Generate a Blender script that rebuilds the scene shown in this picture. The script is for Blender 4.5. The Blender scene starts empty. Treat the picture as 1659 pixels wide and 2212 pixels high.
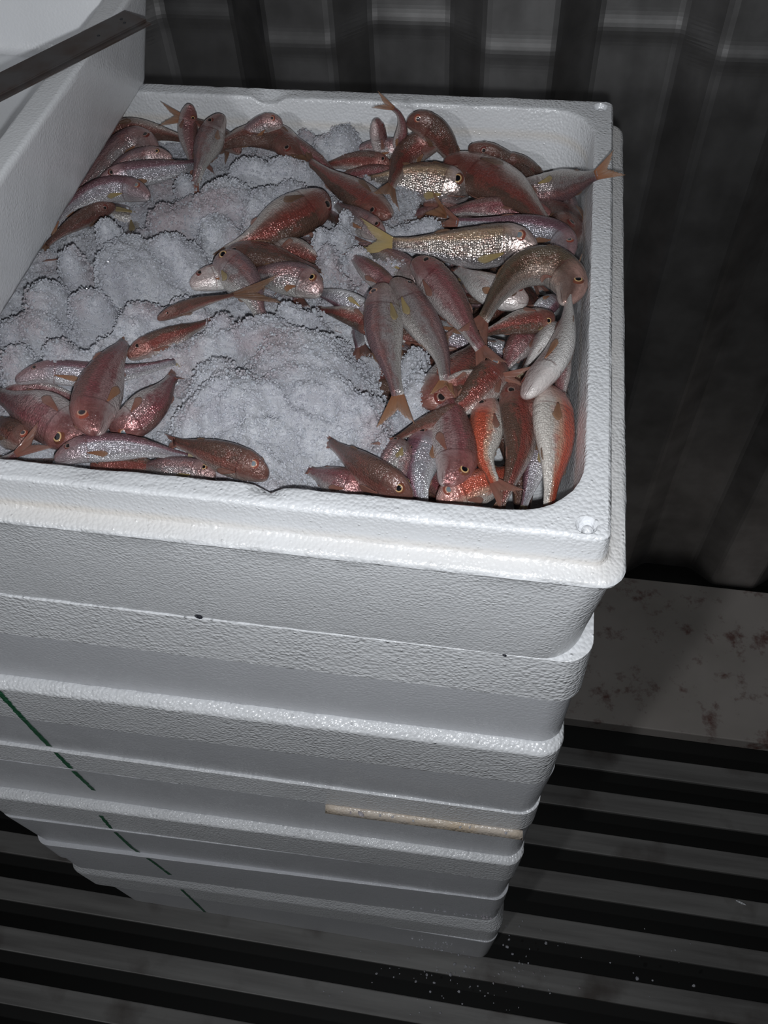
import bpy, bmesh, math, random
import numpy as np
from mathutils import Vector, Matrix, noise as mn

random.seed(7)
rng = np.random.default_rng(7)
SC = bpy.context.scene
COL = SC.collection
ZB = 1.115                       # height of the top box's rim above the floor

# ------------------------------------------------------------ camera, light
CAM_M = np.array([[0.9867707395, -0.1005319829, 0.1271881601],
                  [0.1561253950, 0.8006600233, -0.5784188691],
                  [-0.0436848794, 0.5906241169, 0.8057634788]])
CAM_C = np.array([-0.0570, -0.2428, 0.3438 + ZB])
FPX = 1864.6
cam = bpy.data.cameras.new('camera')
cam.sensor_fit = 'VERTICAL'; cam.sensor_height = 24.0
cam.lens = FPX / 2212 * 24.0
cam.clip_start = 0.01
camo = bpy.data.objects.new('camera', cam); COL.objects.link(camo)
m4 = Matrix([list(CAM_M[i]) + [CAM_C[i]] for i in range(3)] + [[0, 0, 0, 1]])
camo.matrix_world = m4
SC.camera = camo

w = bpy.data.worlds.new('night'); SC.world = w; w.use_nodes = True
w.node_tree.nodes['Background'].inputs[0].default_value = (0.75, 0.85, 1, 1)
w.node_tree.nodes['Background'].inputs[1].default_value = 0.006
def lamp(name, loc, watts, size, col):
    ld = bpy.data.lights.new(name, 'POINT'); ld.energy = watts; ld.shadow_soft_size = size; ld.color = col
    lo = bpy.data.objects.new(name, ld); COL.objects.link(lo); lo.location = loc
lamp('phone_flash', tuple(CAM_C + CAM_M @ np.array([0.006, -0.022, 0.0])), 7.6, 0.006, (0.935, 0.967, 1.0))
lamp('yard_lamp', (0.01 - 0.59 * 1.9, -0.01 - 1.9, ZB + 1.15), 34.0, 0.07, (0.95, 0.97, 1.0))
SC.view_settings.view_transform = 'Standard'
SC.view_settings.look = 'None'
SC.view_settings.exposure = 0.0
SC.view_settings.gamma = 1.0
SC.view_settings.use_curve_mapping = False

# ------------------------------------------------------------ small helpers
def ray(u, v):
    return CAM_M @ np.array([(u - 829.5) / FPX, -(v - 1106) / FPX, -1.0])
def atz(u, v, z):                 # the point of the place at height z (rim = 0) seen at u, v of the photo
    d = ray(u, v); return CAM_C + d * (z + ZB - CAM_C[2]) / d[2]
def aty(u, v, y):
    d = ray(u, v); return CAM_C + d * (y - CAM_C[1]) / d[1]
def atx(u, v, x):
    d = ray(u, v); return CAM_C + d * (x - CAM_C[0]) / d[0]
def lin(r, g, b):
    f = lambda c: (c / 255 / 12.92) if c <= 10 else ((c / 255 + 0.055) / 1.055) ** 2.4
    return (f(r), f(g), f(b), 1)
def link(name, me, mat=None, parent=None, loc=None):
    o = bpy.data.objects.new(name, me); COL.objects.link(o)
    if mat is not None and me is not None:
        for mm in (mat if isinstance(mat, (list, tuple)) else [mat]): me.materials.append(mm)
    if parent is not None: o.parent = parent
    if loc is not None: o.location = loc
    return o
def tag(o, label=None, cat=None, group=None, kind=None):
    if label: o['label'] = label
    if cat: o['category'] = cat
    if group: o['group'] = group
    if kind: o['kind'] = kind
    return o
def mesh_from(name, verts, faces, smooth=True, uvs=None):
    me = bpy.data.meshes.new(name)
    me.from_pydata([tuple(map(float, p)) for p in verts], [], faces)
    if uvs:
        vi = np.empty(len(me.loops), dtype=np.int32); me.loops.foreach_get('vertex_index', vi)
        for nm, arr in uvs.items():
            l = me.uv_layers.new(name=nm)
            l.data.foreach_set('uv', np.asarray(arr, dtype=np.float32)[vi].ravel())
    if smooth: me.polygons.foreach_set('use_smooth', [True] * len(me.polygons))
    me.update(); return me

class NT:
    def __init__(s, name):
        s.m = bpy.data.materials.new(name); s.m.use_nodes = True
        s.t = s.m.node_tree; s.p = s.t.nodes['Principled BSDF']; s.out = s.t.nodes['Material Output']
    def n(s, typ, **kw):
        nd = s.t.nodes.new(typ)
        for k, v in kw.items():
            if k.startswith('i_'):
                nd.inputs[k[2:].replace('_', ' ')].default_value = v
            else: setattr(nd, k, v)
        return nd
    def l(s, a, b): s.t.links.new(a, b)
    def math(s, op, a, b=0.5, c=None):
        nd = s.n('ShaderNodeMath', operation=op)
        for i, x in enumerate((a, b, c)):
            if x is None: continue
            if hasattr(x, 'links'): s.l(x, nd.inputs[i])
            else: nd.inputs[i].default_value = x
        return nd.outputs[0]
    def ramp(s, fac, stops, interp='LINEAR'):
        nd = s.n('ShaderNodeValToRGB'); cr = nd.color_ramp; cr.interpolation = interp
        while len(cr.elements) < len(stops): cr.elements.new(0.5)
        for e, (pos, c) in zip(cr.elements, stops):
            e.position = pos; e.color = c if isinstance(c, (tuple, list)) else (c, c, c, 1)
        s.l(fac, nd.inputs[0]); return nd.outputs[0]
    def mix(s, fac, a, b, mode='MIX'):
        nd = s.n('ShaderNodeMix', data_type='RGBA', blend_type=mode)
        for sock, x in ((nd.inputs[0], fac), (nd.inputs[6], a), (nd.inputs[7], b)):
            if hasattr(x, 'links'): s.l(x, sock)
            else: sock.default_value = x
        return nd.outputs[2]
    def set(s, **kw):
        for k, v in kw.items():
            i = s.p.inputs[k.replace('_', ' ')]
            if hasattr(v, 'links'): s.l(v, i)
            else: i.default_value = v
    def bump(s, h, strength=0.3, dist=0.001, normal=None):
        nd = s.n('ShaderNodeBump'); nd.inputs['Strength'].default_value = strength
        nd.inputs['Distance'].default_value = dist; s.l(h, nd.inputs['Height'])
        if normal is not None: s.l(normal, nd.inputs['Normal'])
        return nd.outputs[0]

# ------------------------------------------------------------ materials of the place
def eps_mat(name, col, bead=1.0, scale=360, stain=0.0, rough=0.34, grime=False):
    t = NT(name); tc = t.n('ShaderNodeTexCoord')
    v = t.n('ShaderNodeTexVoronoi', feature='SMOOTH_F1', i_Scale=scale * 1.2, i_Smoothness=0.12); t.l(tc.outputs['Object'], v.inputs['Vector'])
    n = t.n('ShaderNodeTexNoise', i_Scale=38.0, i_Detail=3.0); t.l(tc.outputs['Object'], n.inputs['Vector'])
    n2 = t.n('ShaderNodeTexNoise', i_Scale=9.0, i_Detail=4.0); t.l(tc.outputs['Object'], n2.inputs['Vector'])
    h = t.math('MULTIPLY', t.math('SUBTRACT', 1.0, v.outputs['Distance']), t.ramp(n.outputs['Fac'], [(0.35, 0.55), (0.65, 1.0)]))
    hc = t.n('ShaderNodeTexVoronoi', i_Scale=scale * 0.45); t.l(tc.outputs['Object'], hc.inputs['Vector'])
    pop = t.ramp(hc.outputs['Distance'], [(0.0, 1.0), (0.16, 0.0)])        # single beads that stand proud
    h = t.math('ADD', h, t.math('MULTIPLY', pop, 0.8))
    c = t.mix(t.ramp(n2.outputs['Fac'], [(0.35, 0.0), (0.7, 1.0)]), col, tuple(x * 0.93 for x in col[:3]) + (1,))
    if stain:
        n3 = t.n('ShaderNodeTexNoise', i_Scale=14.0, i_Detail=5.0); t.l(tc.outputs['Object'], n3.inputs['Vector'])
        c = t.mix(t.math('MULTIPLY', t.ramp(n3.outputs['Fac'], [(0.5, 0.0), (0.62, 1.0)]), stain), c, (0.72, 0.56, 0.38, 1))
    if grime:                                          # yellowish dirt settled in the groove at the foot of the rim
        sz = t.n('ShaderNodeSeparateXYZ'); t.l(tc.outputs['Object'], sz.inputs[0])
        zm = t.ramp(t.math('MULTIPLY_ADD', sz.outputs[2], 20.0, -20.0 * (ZB - 0.03)), [(0.10, 0.0), (0.155, 0.22), (0.21, 0.42), (0.30, 0.0)])
        c = t.mix(t.math('MULTIPLY', zm, t.ramp(n2.outputs['Fac'], [(0.3, 0.35), (0.65, 1.0)])), c, (0.74, 0.62, 0.47, 1))
        nd = t.n('ShaderNodeTexNoise', i_Scale=260.0, i_Detail=2.0); t.l(tc.outputs['Object'], nd.inputs['Vector'])
        c = t.mix(t.math('MULTIPLY', zm, t.ramp(nd.outputs['Fac'], [(0.70, 0.0), (0.76, 0.6)])), c, (0.2, 0.15, 0.1, 1))
    t.set(Base_Color=c, Roughness=rough, Normal=t.bump(h, min(1.0, 0.95 * bead), 0.0011))
    t.p.inputs['Specular IOR Level'].default_value = 0.6; t.p.inputs['Coat Weight'].default_value = 0.35; t.p.inputs['Coat Roughness'].default_value = 0.14
    t.l(t.p.inputs['Normal'].links[0].from_socket, t.p.inputs['Coat Normal'])
    return t.m
EPS = eps_mat('white_polystyrene', (0.80, 0.81, 0.83, 1), 0.75)
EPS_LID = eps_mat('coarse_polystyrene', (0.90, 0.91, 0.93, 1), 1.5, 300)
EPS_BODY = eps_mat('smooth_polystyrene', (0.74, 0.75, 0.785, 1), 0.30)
EPS_TOP = eps_mat('top_box_polystyrene', (0.80, 0.81, 0.83, 1), 0.6, 400, grime=True)
EPS_TRAY = eps_mat('tray_polystyrene', (0.92, 0.93, 0.95, 1), 0.20, 420)
EPS_STAIN = eps_mat('stained_polystyrene', (0.80, 0.70, 0.60, 1), 0.5, 320, 0.7)

t = NT('corrugated_steel'); tc = t.n('ShaderNodeTexCoord'); mp = t.n('ShaderNodeMapping'); mp.inputs['Scale'].default_value = (30, 30, 3)
t.l(tc.outputs['Object'], mp.inputs[0]); n = t.n('ShaderNodeTexNoise', i_Scale=1.0, i_Detail=5.0); t.l(mp.outputs[0], n.inputs['Vector'])
n2 = t.n('ShaderNodeTexNoise', i_Scale=22.0, i_Detail=6.0); t.l(tc.outputs['Object'], n2.inputs['Vector'])
t.set(Base_Color=t.mix(t.ramp(n2.outputs['Fac'], [(0.35, 0.0), (0.7, 1.0)]), (0.60, 0.59, 0.585, 1), (0.40, 0.39, 0.385, 1)),
      Metallic=1.0, Roughness=t.ramp(n.outputs['Fac'], [(0.3, 0.40), (0.7, 0.48)]), Normal=t.bump(n2.outputs['Fac'], 0.15, 0.002))
STEEL = t.m
t = NT('wet_floor_metal'); tc = t.n('ShaderNodeTexCoord'); mp = t.n('ShaderNodeMapping'); mp.inputs['Scale'].default_value = (4, 60, 4)
t.l(tc.outputs['Object'], mp.inputs[0]); n = t.n('ShaderNodeTexNoise', i_Scale=1.0, i_Detail=6.0); t.l(mp.outputs[0], n.inputs['Vector'])
n2 = t.n('ShaderNodeTexNoise', i_Scale=9.0, i_Detail=6.0); t.l(tc.outputs['Object'], n2.inputs['Vector'])
c = t.mix(t.ramp(n.outputs['Fac'], [(0.35, 0.0), (0.7, 1.0)]), (0.25, 0.245, 0.235, 1), (0.14, 0.135, 0.13, 1))
c = t.mix(t.ramp(n2.outputs['Fac'], [(0.55, 0.0), (0.72, 0.8)]), c, (0.05, 0.035, 0.028, 1))
t.set(Base_Color=c, Metallic=0.2, Roughness=0.5, Normal=t.bump(n.outputs['Fac'], 0.2, 0.002)); FLOOR = t.m
t = NT('stained_plate'); tc = t.n('ShaderNodeTexCoord')
n = t.n('ShaderNodeTexNoise', i_Scale=16.0, i_Detail=8.0, i_Roughness=0.7); t.l(tc.outputs['Object'], n.inputs['Vector'])
n2 = t.n('ShaderNodeTexNoise', i_Scale=5.0, i_Detail=4.0); t.l(tc.outputs['Object'], n2.inputs['Vector'])
c = t.mix(t.ramp(n2.outputs['Fac'], [(0.4, 0.0), (0.65, 1.0)]), (0.46, 0.42, 0.39, 1), (0.36, 0.33, 0.30, 1))
c = t.mix(t.ramp(n.outputs['Fac'], [(0.54, 0.0), (0.66, 0.85)]), c, (0.13, 0.045, 0.035, 1))
t.set(Base_Color=c, Roughness=0.6, Metallic=0.0, Normal=t.bump(n.outputs['Fac'], 0.2, 0.002)); PLATE = t.m
t = NT('groove_black'); t.set(Base_Color=(0.006, 0.006, 0.005, 1), Roughness=0.7); GROOVE_BLACK = t.m  # even near-black for the sheet below the floor bars
t = NT('bar_steel'); tc = t.n('ShaderNodeTexCoord'); n = t.n('ShaderNodeTexNoise', i_Scale=60.0, i_Detail=5.0); t.l(tc.outputs['Object'], n.inputs['Vector'])
t.set(Base_Color=t.mix(t.ramp(n.outputs['Fac'], [(0.4, 0.0), (0.7, 1.0)]), (0.16, 0.15, 0.15, 1), (0.12, 0.09, 0.08, 1)), Metallic=0.6, Roughness=0.42, Normal=t.bump(n.outputs['Fac'], 0.1, 0.001)); BAR = t.m
t = NT('green_marker_ink'); tc = t.n('ShaderNodeTexCoord'); n = t.n('ShaderNodeTexNoise', i_Scale=400.0); t.l(tc.outputs['Object'], n.inputs['Vector'])
t.set(Base_Color=t.mix(t.ramp(n.outputs['Fac'], [(0.45, 0.0), (0.75, 1.0)]), (0.010, 0.10, 0.04, 1), (0.06, 0.24, 0.13, 1)), Roughness=0.55); INK = t.m
t = NT('dark_scrap'); t.set(Base_Color=(0.012, 0.013, 0.02, 1), Roughness=0.4); SCRAP = t.m

# ------------------------------------------------------------ setting: wall, floor, plate
def build_wall():
    zs = [0.0]
    z = 0.1
    while z < 2.35: zs.append(z); z += 0.15
    fine = [ZB - 0.20 + 0.004 * i for i in range(32)]
    zs = sorted(set(zs + fine))
    prof = []                                          # x, depth, crease height
    x0 = -0.353 - 0.237 * 8
    for k in range(24):
        x = x0 + 0.237 * k
        for dx, d in ((0, 0.712), (0.073, 0.712), (0.113, 0.746), (0.197, 0.746)):
            prof.append((-0.057 + (x + dx + 0.057) * 1.034, d))
    V, F = [], []
    for (x, d) in prof:
        for z in zs:
            k_in = True
            zc = ZB - (0.118 if d < 0.73 else 0.106)
            b = (0.0018 if k_in else 0.0) * math.exp(-((z - zc) / 0.011) ** 2)
            V.append((x, d - b, z))
    nz = len(zs)
    for i in range(len(prof) - 1):
        for j in range(nz - 1):
            F.append((i * nz + j, (i + 1) * nz + j, (i + 1) * nz + j + 1, i * nz + j + 1))
    n0 = len(V)
    # solid back
    xa, xb = prof[0][0], prof[-1][0]
    V += [(xa, 0.82, 0), (xb, 0.82, 0), (xb, 0.82, zs[-1]), (xa, 0.82, zs[-1])]
    F.append((n0 + 1, n0, n0 + 3, n0 + 2))
    me = mesh_from('wall_back', V, F, smooth=False)
    o = link('wall_back', me, STEEL); tag(o, kind='structure')
    md = o.modifiers.new('b', 'BEVEL'); md.width = 0.006; md.segments = 2; md.limit_method = 'ANGLE'
build_wall()

def box_mesh(name, boxes, bevel=0.0, seg=2):
    bm = bmesh.new()
    for (a, b) in boxes:
        c = [(a[i] + b[i]) / 2 for i in range(3)]; s = [abs(b[i] - a[i]) for i in range(3)]
        r = bmesh.ops.create_cube(bm, size=1.0)
        for v in r['verts']: v.co = Vector((v.co.x * s[0] + c[0], v.co.y * s[1] + c[1], v.co.z * s[2] + c[2]))
    if bevel: bmesh.ops.bevel(bm, geom=bm.edges[:], offset=bevel, segments=seg, affect='EDGES', profile=0.5)
    me = bpy.data.meshes.new(name); bm.to_mesh(me); bm.free(); return me
bars = []
y = 0.3295
while y > -1.6:
    bars.append(((-2.2, y - 0.0165, -0.008), (2.4, y + 0.0165, 0.0)))
    bars.append(((-2.2, y - 0.003, -0.03), (2.4, y + 0.003, -0.007)))
    y -= 0.0695
fl = link('floor', box_mesh('floor', bars, 0.0015), FLOOR); tag(fl, kind='structure')
pan = link('trim_1', box_mesh('trim_1', [((-2.2, -1.8, -0.05), (2.4, 0.9, -0.03))]), GROOVE_BLACK); tag(pan, kind='structure')
pl = link('trim_2', box_mesh('trim_2', [((-2.2, 0.398, -0.03), (2.4, 0.706, 0.001))], 0.002), PLATE); tag(pl, kind='structure')

# ------------------------------------------------------------ polystyrene boxes
def rrect(x0, x1, y0, y1, r, nx=70, ny=46, nc=8):
    pts = []
    def seg(a, b, n):
        for i in range(n): pts.append((a[0] + (b[0] - a[0]) * i / n, a[1] + (b[1] - a[1]) * i / n))
    def arc(cx, cy, a0):
        for i in range(nc):
            a = math.radians(a0 + 90 * i / nc); pts.append((cx + r * math.cos(a), cy + r * math.sin(a)))
    seg((x0 + r, y0), (x1 - r, y0), nx); arc(x1 - r, y0 + r, -90)
    seg((x1, y0 + r), (x1, y1 - r), ny); arc(x1 - r, y1 - r, 0)
    seg((x1 - r, y1), (x0 + r, y1), nx); arc(x0 + r, y1 - r, 90)
    seg((x0, y1 - r), (x0, y0 + r), ny); arc(x0 + r, y0 + r, 180)
    return pts
def loft(name, loops, cap0=True, cap1=True, jit=0.0, nx=70, ny=46):
    """loops: (x0, x1, y0, y1, r, z) from first cap to last cap"""
    V, F = [], []; n = None
    for L in loops:
        p = rrect(*L[:5], nx=nx, ny=ny); n = len(p)
        V += [(a, b, L[5] + ZB) for a, b in p]
    for k in range(len(loops) - 1):
        for i in range(n):
            j = (i + 1) % n
            F.append((k * n + i, k * n + j, (k + 1) * n + j, (k + 1) * n + i))
    if cap0: F.append(tuple(reversed(range(n))))
    if cap1: F.append(tuple(range((len(loops) - 1) * n, len(loops) * n)))
    if jit:
        V = [(a + random.gauss(0, jit), b + random.gauss(0, jit), c + random.gauss(0, jit)) for a, b, c in V]
    return V, F
WX, WY, S0 = 0.6013, 0.421, 0.0105
XR, XL = S0, S0 - WX
YF, YB = -S0, -S0 + WY
def ins(i, z, r): return (XL + i, XR - i, YF + i, YB - i, r, z)

def build_open_box():
    L = []
    L += [ins(0.014, -0.1246, 0.024), ins(0.0092, -0.1243, 0.025), ins(0.0085, -0.1236, 0.025)]
    for k in range(1, 8): L.append(ins(0.0085 - 0.0055 * k / 8, -0.1236 + (0.1236 - 0.031) * k / 8, 0.025 - 0.008 * k / 8))
    L += [ins(0.0028, -0.0295, 0.016), ins(0.0004, -0.0272, 0.014), ins(0.0, -0.0255, 0.014), ins(0.0010, -0.0235, 0.014), ins(0.0030, -0.0226, 0.013),
          ins(0.0072, -0.0222, 0.010), ins(0.0094, -0.0212, 0.0085), ins(0.0104, -0.0185, 0.0075),
          ins(0.0112, -0.006, 0.006), ins(0.0114, -0.0022, 0.0055), ins(0.0120, -0.0008, 0.005), ins(0.0132, 0.0, 0.005)]
    # flat rim top, then the inside
    def inn(i, z, r): return (-0.566 + i, -0.0140 - i, 0.0138 + i, 0.3850 - i, r, z)
    L += [(-0.566 - 0.0095 + 0.0, -0.0140 + 0.0112, 0.0138 - 0.0095, 0.3850 + 0.0095, 0.012, 0.0), inn(-0.0065, 0.0, 0.022), inn(-0.0035, 0.0, 0.032), inn(-0.0012, 0.0, 0.034), inn(0.0, -0.0008, 0.035), inn(0.0006, -0.003, 0.035)]
    for k in range(1, 7): L.append(inn(0.0006 + 0.010 * k / 6, -0.003 - 0.088 * k / 6, 0.035))
    L += [inn(0.014, -0.0985, 0.032), inn(0.022, -0.1015, 0.028)]
    V, F = loft('box', L, jit=0.00012)
    out = []
    for (x, y, z) in V:
        zz = z - ZB
        if zz > -0.02:                                # dents knocked into the rim
            for (nx_, ny_, rx, ry, d) in ((-0.172, 0.0145, 0.0060, 0.0055, 0.006), (-0.262, 0.386, 0.010, 0.0085, 0.0055), (-0.268, 0.012, 0.012, 0.003, 0.0012),
                                          (-0.04, -0.001, 0.03, 0.003, 0.001), (-0.15, 0.001, 0.03, 0.003, 0.0012), (-0.09, 0.0, 0.012, 0.004, 0.0014)):
                g = math.exp(-((x - nx_) / rx) ** 4 - ((y - ny_) / ry) ** 4); zz -= d * g
        out.append((x, y, zz + ZB))
    me = mesh_from('body', out, F)
    return me
root = link('polystyrene_fish_box', None, loc=(-0.29, 0.2, ZB - 0.12))
tag(root, 'open white polystyrene box full of red mullets and ice on top of the stack', 'box')
body_me = build_open_box()
tmp = link('tmp', body_me, None)
cuts = []
for (cx, cy) in ((-0.0128, 0.0085), (-0.0105, 0.3895), (-0.568, 0.0085), (-0.568, 0.3895)):
    bm = bmesh.new(); bmesh.ops.create_cone(bm, cap_ends=True, segments=28, radius1=0.0034, radius2=0.0064, depth=0.0064)
    bmesh.ops.translate(bm, vec=(cx, cy, ZB - 0.0012), verts=bm.verts[:]); cm = bpy.data.meshes.new('cut'); bm.to_mesh(cm); bm.free()
    co = link('cut', cm); cuts.append(co)
    md = tmp.modifiers.new('h', 'BOOLEAN'); md.operation = 'DIFFERENCE'; md.object = co; md.solver = 'EXACT'
dg = bpy.context.evaluated_depsgraph_get(); dg.update()
bm2 = bpy.data.meshes.new_from_object(tmp.evaluated_get(dg))
for o in cuts + [tmp]: bpy.data.objects.remove(o)
def wn(o):
    md = o.modifiers.new('w', 'WEIGHTED_NORMAL'); md.keep_sharp = True; md.weight = 80
def set_sharp(me, deg):
    bm = bmesh.new(); bm.from_mesh(me)
    for f in bm.faces: f.smooth = True
    for e in bm.edges:
        if len(e.link_faces) == 2 and e.calc_face_angle(0) > math.radians(deg): e.smooth = False
    bm.to_mesh(me); bm.free()
set_sharp(bm2, 40)
bm2.materials.clear()
b = link('body', bm2, EPS_TOP, root); b.location = -root.location; wn(b)
for (cx, cy) in ((-0.0120, 0.0078), (-0.0100, 0.3888)):
    bm = bmesh.new(); bmesh.ops.create_uvsphere(bm, u_segments=16, v_segments=10, radius=0.0029)
    for v in bm.verts: v.co = Vector((v.co.x + cx, v.co.y + cy, max(v.co.z, -0.001) * 1.1 + ZB - 0.0042))
    me = bpy.data.meshes.new('peg'); bm.to_mesh(me); bm.free(); set_sharp(me, 50)
    o = link('peg', me, EPS, root); o.location = -root.location

STROKE = [(-6, 1492), (50, 1553), (120, 1626), (165, 1672), (205, 1710), (217, 1762), (240, 1790), (285, 1832), (330, 1862), (370, 1892), (392, 1922), (430, 1958), (470, 1998)]
def strokes_on(y_of_z, z0, z1, xform):
    """the piece of the green line that falls on a front face between two heights"""
    pts = []
    for (a, b_) in zip(STROKE[:-1], STROKE[1:]):
        if a == (205, 1710) or a == (370, 1892): continue
        n = 14
        for i in range(n + 1):
            u, v = a[0] + (b_[0] - a[0]) * i / n, a[1] + (b_[1] - a[1]) * i / n
            p = aty(u, v, y_of_z)
            if -z1 < p[2] - ZB < -z0: pts.append((u, p))
    return pts

def rot_mesh(V, yaw, dx, dy):
    c, s = math.cos(yaw), math.sin(yaw); px, py = XR, YF
    return [(px + (x - px) * c - (y - py) * s + dx, py + (x - px) * s + (y - py) * c + dy, z) for x, y, z in V]

def closed_box(label, prof_lid, prof_body, lid_xf, body_xf, mats=(None, None), extra=None):
    root = link('polystyrene_fish_box', None, loc=(-0.29, 0.2, ZB + prof_body[-1][1]))
    tag(root, label, 'box', 'closed polystyrene boxes of the stack')
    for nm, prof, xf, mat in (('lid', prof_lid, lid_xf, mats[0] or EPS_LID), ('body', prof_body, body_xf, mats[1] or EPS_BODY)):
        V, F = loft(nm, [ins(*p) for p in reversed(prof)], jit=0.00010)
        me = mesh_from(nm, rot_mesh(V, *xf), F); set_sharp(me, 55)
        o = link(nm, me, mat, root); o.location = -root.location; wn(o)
        # marker line on this part's front
        fr = [p for p in prof if True]
        mid = sorted(fr, key=lambda p: p[0])
        segs = []
        for p, q in zip(prof[:-1], prof[1:]):
            if abs(p[1] - q[1]) > 0.007: segs.append((p, q))
        for (p, q) in segs:
            yaw, dx, dy = xf
            pts = []
            for (a, b_) in zip(STROKE[:-1], STROKE[1:]):
                if a in ((205, 1710), (370, 1892)): continue
                for i in range(16):
                    u, v = a[0] + (b_[0] - a[0]) * i / 16, a[1] + (b_[1] - a[1]) * i / 16
                    yy = YF + p[0] + dy
                    for it in range(4):
                        P = aty(u, v, yy); zz = P[2] - ZB
                        tt = min(1, max(0, (zz - p[1]) / (q[1] - p[1])))
                        yy = YF + p[0] + (q[0] - p[0]) * tt + dy + (P[0] - XR) * math.sin(yaw) - 0.0005
                    if q[1] < zz < p[1]: pts.append(P)
            if len(pts) < 4: continue
            V, F = [], []
            for i, P in enumerate(pts):
                A = np.array(pts[max(0, i - 1)]); B_ = np.array(pts[min(len(pts) - 1, i + 1)]); d = B_ - A
                nrm = np.array([-d[2], 0, d[0]]); nrm /= np.linalg.norm(nrm) + 1e-9
                wd = 0.0033 * (0.8 + 0.35 * mn.noise(Vector((i * 0.7, P[2] * 9, 0)))) * (1.0 if P[2] - ZB > -0.5 else 0.85)
                V += [tuple(P + nrm * wd), tuple(P - nrm * wd)]
            for i in range(len(pts) - 1): F.append((2 * i, 2 * i + 2, 2 * i + 3, 2 * i + 1))
            o2 = link('marker_line', mesh_from('marker_line', V, F), INK, o)
            o2['label'] = 'green marker stroke'
    return root
def cut(pts, r=0.0016):
    """a profile of (inset, height) corners with small rounded arrises"""
    out = [(pts[0][0], pts[0][1], 0.016)]
    for a, p, c in zip(pts[:-2], pts[1:-1], pts[2:]):
        a, p, c = np.array(a), np.array(p), np.array(c); d1 = p - a; d2 = c - p; l1, l2 = np.linalg.norm(d1), np.linalg.norm(d2)
        q = min(r, 0.4 * l1, 0.4 * l2); u1, u2 = d1 / l1, d2 / l2; s, e = p - u1 * q, p + u2 * q
        for f in (0, 0.33, 0.67, 1): 
            m = (1 - f) ** 2 * s + 2 * f * (1 - f) * p + f * f * e; out.append((m[0], m[1], 0.018))
    out.append((pts[-1][0], pts[-1][1], 0.016)); return out
closed_box('closed polystyrene box directly under the open one, with a coarse beaded lid band',
    cut([(0.03, -0.1249), (0.0090, -0.1250), (0.0080, -0.1789), (0.03, -0.1790)], 0.0005), cut([(0.03, -0.1791), (0.0104, -0.1792), (0.0108, -0.2560), (0.03, -0.2561)]), (0.0040, 0.0078, 0.0), (0.0085, 0.0072, 0.0))
closed_box('closed polystyrene box second below the open one, bright lid ledge, green line starting on it',
    cut([(0.03, -0.2562), (0.0090, -0.2563), (0.0022, -0.2608), (0.0030, -0.3250), (0.03, -0.3251)], 0.0026), cut([(0.03, -0.3252), (0.0055, -0.3253), (0.0095, -0.4155), (0.03, -0.4156)]), (0.0110, 0.0005, 0.0), (0.0056, 0.0046, 0.0))
r4 = closed_box('closed polystyrene box with thin lid and peach stained ledge at its corner, mid stack',
    cut([(0.03, -0.4157), (0.0080, -0.4158), (0.0080, -0.4612), (0.03, -0.4613)], 0.0008), cut([(0.03, -0.4614), (0.0090, -0.4615), (0.0104, -0.5602), (0.03, -0.5603)], 0.0008), (0.0090, 0.0046, 0.0), (0.0115, 0.0042, 0.0))
closed_box('closed polystyrene box below the peach stained ledge, with a bright narrow lid ledge',
    cut([(0.03, -0.5604), (0.0100, -0.5605), (0.0030, -0.5640), (0.0045, -0.6364), (0.03, -0.6365)], 0.0026), cut([(0.03, -0.6366), (0.0062, -0.6367), (0.0100, -0.7411), (0.03, -0.7412)]), (0.0185, -0.0012, 0.0), (0.0250, 0.0, 0.0))
closed_box('grey looking closed polystyrene box second from the floor, scratched smooth sides',
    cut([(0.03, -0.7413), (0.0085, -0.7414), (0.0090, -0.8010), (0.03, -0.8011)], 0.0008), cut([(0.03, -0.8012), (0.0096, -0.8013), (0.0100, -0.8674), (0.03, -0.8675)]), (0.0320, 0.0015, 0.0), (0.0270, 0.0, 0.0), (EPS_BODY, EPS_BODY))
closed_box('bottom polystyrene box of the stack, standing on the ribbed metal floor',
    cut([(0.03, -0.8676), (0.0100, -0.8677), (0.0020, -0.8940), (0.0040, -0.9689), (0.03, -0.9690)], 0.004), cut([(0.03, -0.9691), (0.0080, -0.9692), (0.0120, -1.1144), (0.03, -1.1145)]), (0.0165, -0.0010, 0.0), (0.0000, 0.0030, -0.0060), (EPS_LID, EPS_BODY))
# peach stained skin on the ledge of the thin-lidded box: part of that box
st = link('stained_ledge', mesh_from('stained_ledge', rot_mesh([(x, y_, z_ + ZB) for (x, y_, z_) in
     [(XR - 0.20 + 0.182 * i / 20, YF + 0.0082, -0.4615) for i in range(21)] + [(XR - 0.20 + 0.183 * i / 20, YF + 0.0026, -0.4688 - 0.0004 * (i % 3)) for i in range(21)]], 0.0115, 0.0042, -0.0004),
     [(i, i + 21, i + 22, i + 1) for i in range(20)]), EPS_STAIN, r4); st.location = -r4.location
md = st.modifiers.new('s', 'SOLIDIFY'); md.thickness = 0.0022; md.offset = -1 if st.data.polygons[0].normal.z > 0 else 1

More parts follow.
